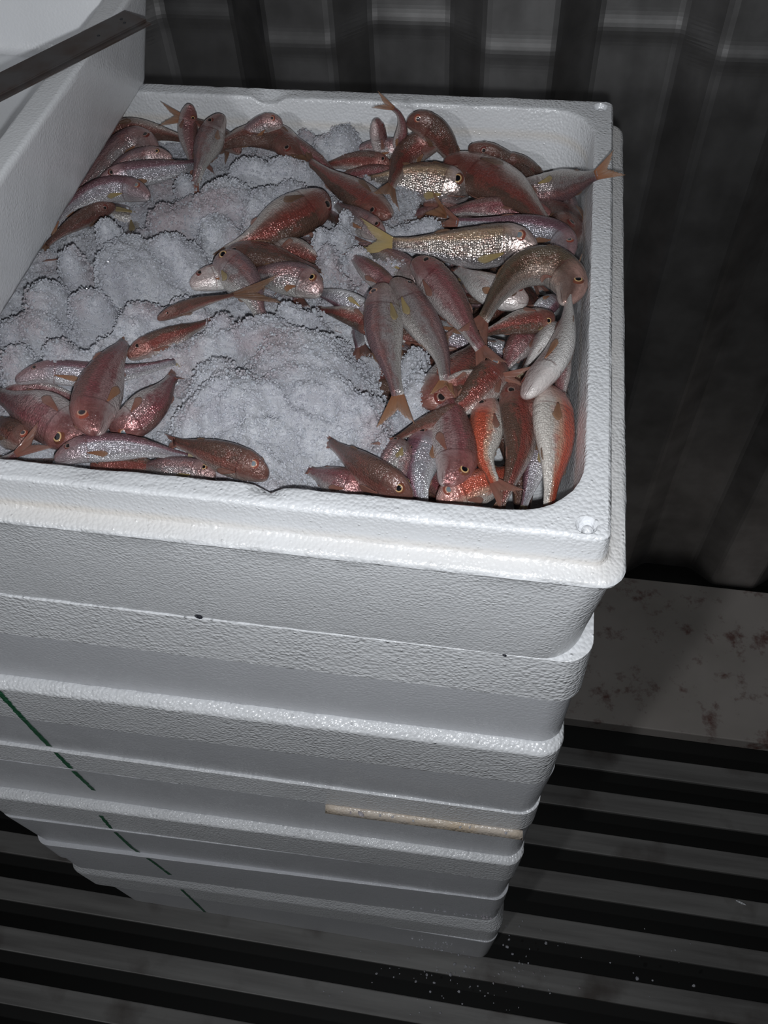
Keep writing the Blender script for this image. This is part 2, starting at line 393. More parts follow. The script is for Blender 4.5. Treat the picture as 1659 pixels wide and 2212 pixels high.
# tilted-open tray on the left rim
def build_tray():
    z = 0.0005
    x1, x0, y0, y1 = -0.365, -0.775, -0.006, 0.414
    def q(i, zz, r): return (x0 + i, x1 - i, y0 + i * 0.6, y1 - i * 0.6, r, zz)
    L = [q(0.004, z, 0.018), q(0.0012, z + 0.0012, 0.02), q(0.0, z + 0.004, 0.021)]
    for k in range(1, 7): L.append(q(-0.017 * k / 6, z + 0.004 + 0.067 * k / 6, 0.021))
    L += [q(-0.0175, 0.0745, 0.021), q(-0.0165, 0.0760, 0.021), q(-0.0145, 0.0766, 0.020), q(-0.002, 0.0766, 0.018), q(-0.0005, 0.0760, 0.018), q(0.001, 0.074, 0.018)]
    L += [q(0.006, 0.050, 0.018), q(0.010, 0.028, 0.018), q(0.014, 0.020, 0.018), q(0.022, 0.0165, 0.016)]
    V, F = loft('tray', L, jit=0.00014, nx=50)
    return mesh_from('polystyrene_tray', V, F)
tm = build_tray(); set_sharp(tm, 50)
o = link('polystyrene_tray', tm, EPS_TRAY); wn(o); tag(o, 'empty white polystyrene tray resting across the open box, covering part of the fish', 'tray')
# metal bar across the tray
e0 = atz(292, 34, 0.0785); e1 = atz(0, 180, 0.0785); d = (e1 - e0); d[2] = 0; d /= np.linalg.norm(d)
pn = np.array([d[1], -d[0], 0.0])
if pn[0] > 0: pn = -pn
bm = bmesh.new()
def addbox(bm, o0, ax, ay, az):
    vs = [bm.verts.new(Vector(o0 + ax * i + ay * j + az * k)) for i in (0, 1) for j in (0, 1) for k in (0, 1)]
    for f in ((0, 1, 3, 2), (4, 6, 7, 5), (0, 4, 5, 1), (2, 3, 7, 6), (0, 2, 6, 4), (1, 5, 7, 3)): bm.faces.new([vs[i] for i in f])
Z = np.array([0, 0, 1.0]); Lb = 0.47
a0 = np.array([e0[0], e0[1], ZB + 0.0770])
addbox(bm, a0 - pn * 0.012, d * Lb, pn * 0.0225, Z * 0.0024)
addbox(bm, a0 - pn * 0.0140, d * Lb, pn * 0.0022, Z * 0.0020 - Z * 0.0) if False else addbox(bm, a0 - pn * 0.0170, d * Lb, pn * 0.0056, Z * 0.0012)
bmesh.ops.recalc_face_normals(bm, faces=bm.faces[:])
bmesh.ops.bevel(bm, geom=bm.edges[:], offset=0.0004, segments=2, affect='EDGES')
me = bpy.data.meshes.new('metal_bar'); bm.to_mesh(me); bm.free()
bar = link('metal_bar', me, BAR, loc=None); tag(bar, 'dark metal angle bar lying diagonally across the empty polystyrene tray', 'metal bar')
for k, (s_, q_) in enumerate(((0.010, 0.0022), (0.012, -0.0036), (0.034, -0.0036))):
    bm = bmesh.new(); bmesh.ops.create_cone(bm, cap_ends=True, segments=14, radius1=0.0011, radius2=0.0010, depth=0.0005)
    c = a0 + d * s_ + pn * q_ + Z * 0.0024
    bmesh.ops.translate(bm, vec=Vector(c), verts=bm.verts[:]); mm = bpy.data.meshes.new('hole_disc'); bm.to_mesh(mm); bm.free()
    link('hole_disc', mm, SCRAP, bar)  # dark disc laid on the bar for a hole, its shade put into the colour

# ------------------------------------------------------------ fish
def fish_mat(name, back, stripe, flank, belly, head, metal=0.55, red=0.35, redc=None, backw=0.26, stripew=0.40, tone=0.0):
    t = NT(name)
    uv = t.n('ShaderNodeUVMap', uv_map='fish'); uv2 = t.n('ShaderNodeUVMap', uv_map='scale')
    sp = t.n('ShaderNodeSeparateXYZ'); t.l(uv.outputs[0], sp.inputs[0]); U, V = sp.outputs[0], sp.outputs[1]
    oi = t.n('ShaderNodeObjectInfo')
    off = t.n('ShaderNodeVectorMath', operation='MULTIPLY_ADD'); off.inputs[1].default_value = (1, 1, 1)
    cmb = t.n('ShaderNodeCombineXYZ'); t.l(t.math('MULTIPLY', oi.outputs['Random'], 37.0), cmb.inputs[0]); t.l(t.math('MULTIPLY', oi.outputs['Random'], 91.0), cmb.inputs[2])
    t.l(uv.outputs[0], off.inputs[0]); t.l(cmb.outputs[0], off.inputs[2])
    n1 = t.n('ShaderNodeTexNoise', i_Scale=7.0, i_Detail=4.0); t.l(off.outputs[0], n1.inputs['Vector'])
    mp = t.n('ShaderNodeMapping'); mp.inputs['Scale'].default_value = (9, 5, 1); t.l(off.outputs[0], mp.inputs[0])
    n2 = t.n('ShaderNodeTexNoise', i_Scale=1.0, i_Detail=5.0, i_Roughness=0.65); t.l(mp.outputs[0], n2.inputs['Vector'])
    n3 = t.n('ShaderNodeTexNoise', i_Scale=38.0, i_Detail=3.0); t.l(off.outputs[0], n3.inputs['Vector'])
    vv = t.math('ADD', V, t.math('MULTIPLY', t.math('SUBTRACT', n1.outputs['Fac'], 0.5), 0.16))
    c = t.ramp(vv, [(0.0, back), (backw, back), (backw + 0.07, stripe), (stripew, stripe), (stripew + 0.09, flank), (0.58, flank), (0.68, belly), (1.0, belly)])
    # red blotches on the flank
    rm = t.math('MULTIPLY', t.ramp(n2.outputs['Fac'], [(0.50, 0.0), (0.60, 1.0)]), t.ramp(V, [(0.16, 0.0), (0.3, 1.0), (0.62, 1.0), (0.74, 0.0)]))
    c = t.mix(t.math('MULTIPLY', rm, red), c, redc or stripe)
    # head
    hm = t.math('MULTIPLY', t.ramp(U, [(0.18, 1.0), (0.27, 0.0)]), t.ramp(V, [(0.3, 0.85), (0.85, 0.35)]))
    hc = t.mix(t.ramp(n2.outputs['Fac'], [(0.4, 0.0), (0.65, 1.0)]), head, tuple(x * 0.62 for x in head[:3]) + (1,))
    c = t.mix(hm, c, hc)
    # mouth line and gill edge pigment
    mo = t.math('MULTIPLY', t.ramp(t.math('ABSOLUTE', t.math('SUBTRACT', V, t.math('ADD', 0.66, t.math('MULTIPLY', U, 0.4)))), [(0.006, 0.75), (0.02, 0.0)]), t.ramp(U, [(0.0, 1.0), (0.06, 0.9), (0.085, 0.0)]))
    c = t.mix(mo, c, (0.09, 0.02, 0.018, 1))
    gu = t.math('SUBTRACT', U, t.math('ADD', 0.232, t.math('MULTIPLY', t.math('SINE', t.math('MULTIPLY', V, 3.1416)), 0.03)))
    gl = t.math('MULTIPLY', t.ramp(t.math('ABSOLUTE', gu), [(0.002, 0.55), (0.010, 0.0)]), t.ramp(V, [(0.14, 0.0), (0.26, 1.0), (0.85, 1.0), (0.95, 0.0)]))
    c = t.mix(gl, c, (0.13, 0.035, 0.035, 1))
    c = t.mix(t.ramp(n3.outputs['Fac'], [(0.62, 0.0), (0.70, 0.35)]), c, (0.10, 0.05, 0.04, 1))   # specks
    # scales
    vo = t.n('ShaderNodeTexVoronoi', feature='F1', i_Scale=1.0, i_Randomness=0.55); t.l(uv2.outputs[0], vo.inputs['Vector'])
    sm = t.ramp(U, [(0.22, 0.0), (0.28, 1.0)])
    c = t.mix(t.math('MULTIPLY', t.ramp(vo.outputs['Distance'], [(0.42, 0.0), (0.68, 0.26)]), sm), c, tuple(x * 0.35 for x in back[:3]) + (1,))
    c = t.mix(t.math('MULTIPLY', t.math('FRACT', t.math('MULTIPLY', oi.outputs['Random'], 7.7)), 0.22), c, (0.20, 0.095, 0.085, 1))
    met = t.math('MULTIPLY', t.ramp(vv, [(0.24, 0.15), (0.42, 1.0), (0.70, 1.0), (0.86, 0.35)]), metal)
    nb = t.n('ShaderNodeTexNoise', i_Scale=0.55, i_Detail=3.0); t.l(uv2.outputs[0], nb.inputs['Vector'])
    h = t.math('ADD', t.math('MULTIPLY', t.math('SUBTRACT', 1.0, vo.outputs['Distance']), sm), t.math('MULTIPLY', nb.outputs['Fac'], 1.3))
    t.set(Base_Color=c, Metallic=met, Roughness=t.ramp(nb.outputs['Fac'], [(0.3, 0.15), (0.7, 0.32)]), Normal=t.bump(h, 0.7, 0.0008))
    t.p.inputs['Coat Weight'].default_value = 0.7; t.p.inputs['Coat Roughness'].default_value = 0.10
    t.l(t.bump(t.math('ADD', vo.outputs['Distance'], t.math('MULTIPLY', n3.outputs['Fac'], 2.0)), 0.7, 0.0007), t.p.inputs['Coat Normal'])
    return t.m
BR = lin(104, 66, 56); OL = lin(96, 78, 60); PU = lin(104, 78, 88); PK = lin(165, 112, 108); RD = lin(158, 80, 70)
SV = lin(190, 176, 178); WH = lin(216, 212, 214); GY = lin(172, 166, 168); OR = lin(196, 92, 58); RDK = lin(128, 56, 50)
MATS = {
    'silver': fish_mat('mullet_skin_silver', lin(116, 92, 96), lin(170, 138, 138), lin(206, 196, 196), lin(222, 218, 214), lin(172, 138, 134), 0.62, 0.4, lin(168, 96, 90)),
    'gold': fish_mat('mullet_skin_golden', lin(112, 96, 82), lin(176, 150, 122), lin(214, 202, 192), WH, lin(196, 176, 172), 0.8, 0.3, lin(190, 120, 108), 0.16, 0.32),
    'pink': fish_mat('mullet_skin_pink', lin(108, 76, 72), lin(148, 94, 96), lin(180, 142, 142), lin(210, 200, 198), lin(150, 96, 92), 0.45, 0.6, lin(140, 66, 74)),
    'red': fish_mat('mullet_skin_red', lin(86, 64, 53), lin(136, 70, 62), lin(146, 106, 97), lin(205, 194, 188), lin(142, 92, 82), 0.35, 0.5, lin(156, 74, 64), 0.32, 0.47),
    'brown': fish_mat('mullet_skin_brown', lin(86, 62, 52), lin(122, 76, 66), lin(136, 98, 90), lin(184, 168, 160), lin(118, 80, 71), 0.25, 0.35, lin(146, 76, 66), 0.42, 0.50),
    'olive': fish_mat('mullet_skin_olive', lin(90, 78, 62), lin(124, 104, 88), lin(196, 176, 164), lin(212, 206, 200), lin(180, 142, 132), 0.65, 0.2, RD, 0.34, 0.42),
    'white': fish_mat('mullet_skin_white', lin(150, 104, 100), lin(180, 140, 132), lin(214, 208, 206), lin(226, 223, 220), lin(206, 184, 180), 0.3, 0.15, OR, 0.10, 0.20),
    'orange': fish_mat('mullet_skin_orange', lin(136, 72, 54), lin(196, 88, 62), lin(206, 164, 140), lin(222, 216, 208), lin(196, 156, 148), 0.3, 0.5, lin(196, 90, 66), 0.24, 0.46),
    'purple': fish_mat('mullet_skin_purple', lin(104, 70, 80), lin(140, 104, 116), lin(206, 204, 212), lin(224, 224, 228), lin(172, 138, 140), 0.55, 0.2, lin(140, 80, 92), 0.26, 0.34),
}
def fin_mat(name, c0, c1):
    t = NT(name); uv = t.n('ShaderNodeUVMap', uv_map='fish'); sp = t.n('ShaderNodeSeparateXYZ'); t.l(uv.outputs[0], sp.inputs[0])
    w_ = t.n('ShaderNodeTexWave', wave_type='BANDS', bands_direction='Y', i_Scale=5.0, i_Distortion=1.2, i_Detail=2.0); t.l(uv.outputs[0], w_.inputs['Vector'])
    c = t.mix(sp.outputs[0], c0, c1)
    c = t.mix(t.math('MULTIPLY', w_.outputs['Fac'], 0.45), c, tuple(x * 0.5 for x in c0[:3]) + (1,))
    t.set(Base_Color=c, Roughness=0.28, Normal=t.bump(w_.outputs['Fac'], 0.5, 0.0005))
    a = t.math('SUBTRACT', 0.82, t.math('MULTIPLY', sp.outputs[0], t.math('MULTIPLY_ADD', w_.outputs['Fac'], -0.35, 0.55)))
    t.set(Alpha=a); t.p.inputs['Coat Weight'].default_value = 0.4
    return t.m
FIN = {'orange': fin_mat('fin_orange', lin(172, 114, 82), lin(190, 146, 112)), 'pink': fin_mat('fin_pink', lin(156, 100, 86), lin(178, 132, 116)), 'brown': fin_mat('fin_brown', lin(122, 84, 66), lin(150, 116, 90)),
       'pale': fin_mat('fin_pale', lin(196, 176, 140), lin(206, 190, 160)), 'yellow': fin_mat('fin_yellow', lin(196, 168, 108), lin(206, 186, 140))}
def eye_mat(name, pupil, ring, outer):
    t = NT(name); uv = t.n('ShaderNodeUVMap', uv_map='fish'); sp = t.n('ShaderNodeSeparateXYZ'); t.l(uv.outputs[0], sp.inputs[0])
    c = t.ramp(sp.outputs[0], [(0.0, pupil), (0.44, pupil), (0.50, ring), (0.63, ring), (0.70, outer), (1.0, outer)])
    t.set(Base_Color=c, Roughness=0.12); t.p.inputs['Coat Weight'].default_value = 1.0; t.p.inputs['Coat Roughness'].default_value = 0.04
    return t.m
EYES = {'gold': eye_mat('eye_golden_ring', (0.006, 0.006, 0.008, 1), lin(205, 168, 120), lin(110, 66, 52)), 'red': eye_mat('eye_red_ring', lin(70, 62, 66), lin(196, 150, 128), lin(146, 74, 60)),
        'cloud': eye_mat('eye_clouded', lin(122, 132, 138), lin(190, 150, 126), lin(136, 76, 64)), 'dark': eye_mat('eye_dark', (0.02, 0.016, 0.016, 1), lin(140, 110, 100), lin(106, 52, 46))}

US = [0, .006, .018, .035, .055, .08, .105, .13, .155, .18, .20, .215, .225, .235, .245, .255, .265, .28, .30, .33, .37, .42, .47, .53, .59, .65, .71, .77, .83, .89, .95, 1.0]
TD = ([0, .006, .018, .04, .08, .13, .20, .28, .36, .45, .55, .66, .78, .88, 1.0], [.10, .24, .38, .52, .68, .84, .96, 1.0, 1.0, .94, .84, .68, .48, .34, .30])
TV = ([0, .006, .018, .04, .08, .13, .20, .30, .40, .50, .58, .66, .78, .88, 1.0], [.10, .24, .34, .44, .55, .66, .80, .94, .98, .92, .80, .64, .44, .33, .30])
TT = ([0, .006, .018, .04, .08, .13, .20, .30, .40, .50, .60, .70, .82, .92, 1.0], [.10, .26, .38, .52, .70, .84, .96, 1.0, .98, .88, .74, .56, .34, .20, .13])
MS = 26
def catmull(P, ts):
    P = np.asarray(P, float)
    if len(P) == 2: return P[0] + (P[1] - P[0]) * np.asarray(ts)[:, None]
    Q = np.vstack([2 * P[0] - P[1], P, 2 * P[-1] - P[-2]]); n = len(P) - 1; out = []
    for s in ts:
        x = min(max(s * n, 0), n - 1e-9); i = int(x); f = x - i; a, b, c, d = Q[i:i + 4]
        out.append(0.5 * ((2 * b) + (-a + c) * f + (2 * a - 5 * b + 4 * c - d) * f * f + (-a + 3 * b - 3 * c + d) * f ** 3))
    return np.array(out)
def resample(P, us):
    D = catmull(P, np.linspace(0, 1, 160)); s = np.r_[0, np.cumsum(np.linalg.norm(np.diff(D, axis=0), axis=1))]
    L = s[-1]
    return np.stack([np.interp(np.asarray(us) * L, s, D[:, k]) for k in range(3)], 1), L
unit = lambda a: a / (np.linalg.norm(a, axis=-1, keepdims=True) + 1e-12)

def fish3d(P, tip, H, dors, roll, style, fin, eye, label=None, group='red mullets in the open box', to=None, spread=0.32, twist=0.0, thick=0.58, pect=True, tailroll=0.0, eyes=(1, -1)):
    """P: spine points from snout to tail root in place coordinates; H: body depth; dors: +1 / -1 side of the back; roll: degrees the back turns up"""
    C, L = resample(P, US)
    T = unit(-np.gradient(C, np.asarray(US) * L, axis=0))
    nn = (to - C) if to is not None else np.tile([0, 0, 1.0], (len(C), 1))
    N = unit(nn); N = unit(N - T * np.sum(N * T, axis=1, keepdims=True))
    S = np.cross(N, T) * dors
    rr = np.radians(roll + twist * (np.asarray(US) - 0.3))[:, None]
    DV = unit(np.cos(rr) * S + np.sin(rr) * N); B = np.cross(T, DV)
    us = np.asarray(US)
    hd, hv, tt = np.interp(us, *TD) * H * 0.5, np.interp(us, *TV) * H * 0.5, np.interp(us, *TT) * H * thick * 0.5
    th = np.arange(MS) / MS * 2 * np.pi; v_of = np.minimum(th, 2 * np.pi - th) / np.pi
    ct, st = np.cos(th), np.sin(th)
    def surf(u, v, side=1, off=0.0):
        i = np.interp(u, us, np.arange(len(us))); a = int(min(i, len(us) - 2)); f = i - a
        lp = lambda A: A[a] * (1 - f) + A[a + 1] * f
        ang = v * np.pi; cc, ss = math.cos(ang), math.sin(ang) * side
        k = (lp(hd) if cc > 0 else lp(hv)) * (abs(cc) ** 0.95) * (1 if cc > 0 else -1)
        p = lp(C) + lp(DV) * k + lp(B) * lp(tt) * ss
        n = unit(lp(DV) * cc / max(lp(hd), 1e-4) + lp(B) * ss / max(lp(tt), 1e-4))
        return p + n * off, n, lp(T), lp(DV)
    V, A1, A2 = [], [], []
    for i, u in enumerate(us):
        gu = 0.232 + 0.03 * np.sin(v_of * np.pi)
        bulge = 1 + 0.075 / (1 + np.exp((u - gu) / 0.004)) * np.clip(u / 0.12, 0, 1)
        cheek = 1 + 0.05 * np.exp(-((u - 0.13) / 0.04) ** 2) * np.exp(-((v_of - 0.33) / 0.12) ** 2)
        k = np.where(ct > 0, hd[i], hv[i]) * (np.abs(ct) ** 0.95) * np.sign(ct)
        ring = C[i] + np.outer(k * (1 + (bulge - 1) * 0.3), DV[i]) + np.outer(st * tt[i] * bulge * cheek, B[i])
        V.append(ring); A1.append(np.stack([np.full(MS, u), v_of], 1))
        A2.append(np.stack([np.full(MS, u * L / (0.048 * H)), v_of * 1.25 / 0.048], 1))
    V = np.vstack(V); A1 = np.vstack(A1); A2 = np.vstack(A2)
    F = []
    for i in range(len(us) - 1):
        for j in range(MS):
            k = (j + 1) % MS; F.append((i * MS + j, (i + 1) * MS + j, (i + 1) * MS + k, i * MS + k))
    F.append(tuple(range(MS))); F.append(tuple(reversed(range((len(us) - 1) * MS, len(us) * MS))))
    o0 = C[8].copy()
    root = link('red_mullet', None, loc=Vector(o0)); tag(root, label, 'fish', group)
    body = link('body', mesh_from('body', V - o0, F, uvs={'fish': A1, 'scale': A2}), MATS[style], root)
    for side in eyes:
        p, n, tn, dv = surf(0.135, 0.300, side)
        r = 0.145 * H; tu = unit(tn - n * np.dot(tn, n)); tw = np.cross(n, tu); vs, fs, ua = [], [], []
        RR = [0.0, 0.2, 0.4, 0.47, 0.55, 0.66, 0.75, 0.9, 1.0]
        for q in RR:
            for j in range(18):
                a = j / 18 * 2 * np.pi; hgt = 0.34 * (1 - q * q) - 0.10 + (0.05 if 0.5 < q < 0.8 else 0)
                vs.append(p + (tu * math.cos(a) + tw * math.sin(a)) * r * q + n * r * hgt - o0); ua.append((q, 0))
        for i in range(len(RR) - 1):
            for j in range(18):
                k = (j + 1) % 18; fs.append((i * 18 + j, (i + 1) * 18 + j, (i + 1) * 18 + k, i * 18 + k))
        link('eye', mesh_from('eye', vs, fs, uvs={'fish': ua}), EYES[eye], root)
    # tail fin
    if tip is not None:
        ax = np.asarray(tip, float) - C[-1]; Lf = np.linalg.norm(ax); ax = ax / (Lf + 1e-9)
        tr = math.radians(tailroll); dv = DV[-1]; dv = unit(dv - ax * np.dot(dv, ax)); bn = np.cross(ax, dv); dv = dv * math.cos(tr) + bn * math.sin(tr); bn = np.cross(ax, dv)
        vs, fs, ua = [], [], []; NJ, NI = 21, 9
        for j in range(NJ):
            q = -1 + 2 * j / (NJ - 1); ln = Lf * (0.48 + 0.52 * abs(q) ** 1.25) * (1 - 0.06 * (j % 2)); an = q * spread
            for i in range(NI):
                f = i / (NI - 1)
                p = C[-1] - ax * 0.002 + dv * q * hd[-1] * 0.85 + (ax * math.cos(an * 0.55) + dv * math.sin(an)) * ln * f + bn * (0.0006 * math.sin(q * 9) * f + 0.0018 * f * f * math.sin(q * 2.1 + 0.6))
                vs.append(p - o0); ua.append((f, q))
        for j in range(NJ - 1):
            for i in range(NI - 1):
                a = j * NI + i; fs.append((a, a + 1, a + NI + 1, a + NI))
        tf = link('tail_fin', mesh_from('tail_fin', vs, fs, uvs={'fish': ua}), FIN[fin], root)
        md = tf.modifiers.new('s', 'SOLIDIFY'); md.thickness = 0.0004
    def strip(name, u0, u1, hgt, vent, lean):
        vs, fs, ua = [], [], []; n = 10
        for i in range(n + 1):
            f = i / n; u = u0 + (u1 - u0) * f
            p, n_, tn, dv = surf(u, 1.0 if vent else 0.0, 1)
            d_ = unit(dv * (-1 if vent else 1) - tn * lean); hh = hgt * (math.sin(math.pi * min(1, f * 1.0 + 0.12)) ** 0.6) * (1 - 0.35 * f) * (0.9 + 0.1 * (i % 2))
            base = p - dv * (-1 if vent else 1) * 0.0012
            for k in range(4):
                vs.append(base + d_ * hh * k / 3 - o0); ua.append((k / 3, f * 1.6))
        for i in range(n):
            for k in range(3):
                a = i * 4 + k; fs.append((a, a + 4, a + 5, a + 1))
        s = link(name, mesh_from(name, vs, fs, uvs={'fish': ua}), FIN['pink' if style in ('pink', 'red', 'purple') else 'brown'], root)
        md = s.modifiers.new('s', 'SOLIDIFY'); md.thickness = 0.0004
    strip('dorsal_fin', 0.30, 0.44, 0.13 * H, False, 2.2)
    strip('dorsal_fin', 0.60, 0.74, 0.15 * H, False, 1.6)
    strip('anal_fin', 0.62, 0.73, 0.13 * H, True, 1.4)
    if pect:
        # the flank that looks up carries the pectoral fin in sight
        side = 1 if np.mean(np.sum(B * N, axis=1)) > 0 else -1
        vs, fs, ua = [], [], []; n, mm = 9, 6
        for i in range(n + 1):
            f = i / n
            for k in range(mm + 1):
                g = -1 + 2 * k / mm; fl = f * (1 - 0.25 * g * g)
                u = 0.262 + 0.17 * fl; v = 0.60 + 0.05 * f + g * (0.012 + 0.055 * f)
                p, *_ = surf(u, v, side, 0.0007 + 0.0012 * f); vs.append(p - o0); ua.append((f * 0.9, g * 0.8))
        for i in range(n):
            for k in range(mm):
                a = i * (mm + 1) + k; fs.append((a, a + mm + 1, a + mm + 2, a + 1))
        s = link('pectoral_fin', mesh_from('pectoral_fin', vs, fs, uvs={'fish': ua}), FIN['orange' if style in ('white', 'silver', 'purple') and random.random() < 0.5 else ('yellow' if style in ('gold', 'white', 'purple', 'silver') else fin)], root)
        md = s.modifiers.new('s', 'SOLIDIFY'); md.thickness = 0.0005
    return root

def zsurf(u, v):
    """height of the top of the pile under the rim"""
    wb = min(1, max(0, (560 - v) / 260.0)); wr = min(1, max(0, (u - 620) / 420.0))
    z = -0.026 - 0.026 * wb * wr + 0.006 * wb * (1 - wr)
    wf = min(1, max(0, (v - 820) / 200.0)); z += -0.004 * wf
    return z
LEV = 0.0085
SPINES = []
def F_(pts, tip, hpx, D, roll, lev, style, fin, eye, label, dz=None, **kw):
    free = kw.pop('free', False)
    def put(u, v, z):
        p = atz(u, v, z)
        if not free:                                   # keep clear of the box walls
            if p[1] > 0.360: p = aty(u, v, 0.360)
            if p[1] < 0.030: p = aty(u, v, 0.030)
            p[0] = min(p[0], -0.0265)
        return p
    if dz is None and tip is None: dz = [0.0] * (len(pts) - 1) + [-0.006]
    P = []
    for i, (u, v) in enumerate(pts):
        P.append(put(u, v, zsurf(u, v) + (lev - 2) * LEV + (dz[i] if dz else 0)))
    P = np.array(P)
    mid = P[len(P) // 2]; dist = -np.dot(mid - CAM_C, CAM_M[:, 2]) * 1.0
    dist = abs(dist); r = math.radians(roll)
    H = hpx * dist / FPX / math.sqrt(math.cos(r) ** 2 + (0.58 * math.sin(r)) ** 2)
    T = None
    if tip is not None:
        T = put(tip[0], tip[1], zsurf(*tip) + (lev - 2) * LEV + (kw.pop('tz', dz[-1] if dz else 0)))
    if T is None:                                      # tail end goes down into the pile
        e = P[-1] - P[-2]; e = e / np.linalg.norm(e); e[2] -= 0.45
        T = P[-1] + e * 0.17 * np.sum(np.linalg.norm(np.diff(P, axis=0), axis=1))
        T[0] = min(T[0], -0.026); T[1] = min(max(T[1], 0.028), 0.364); kw.setdefault('spread', 0.24)
    SPINES.append((label, P, H))
    return fish3d(P, T, H, 1 if D == 'L' else -1, roll, style, fin, eye, label, to=CAM_C, **kw)
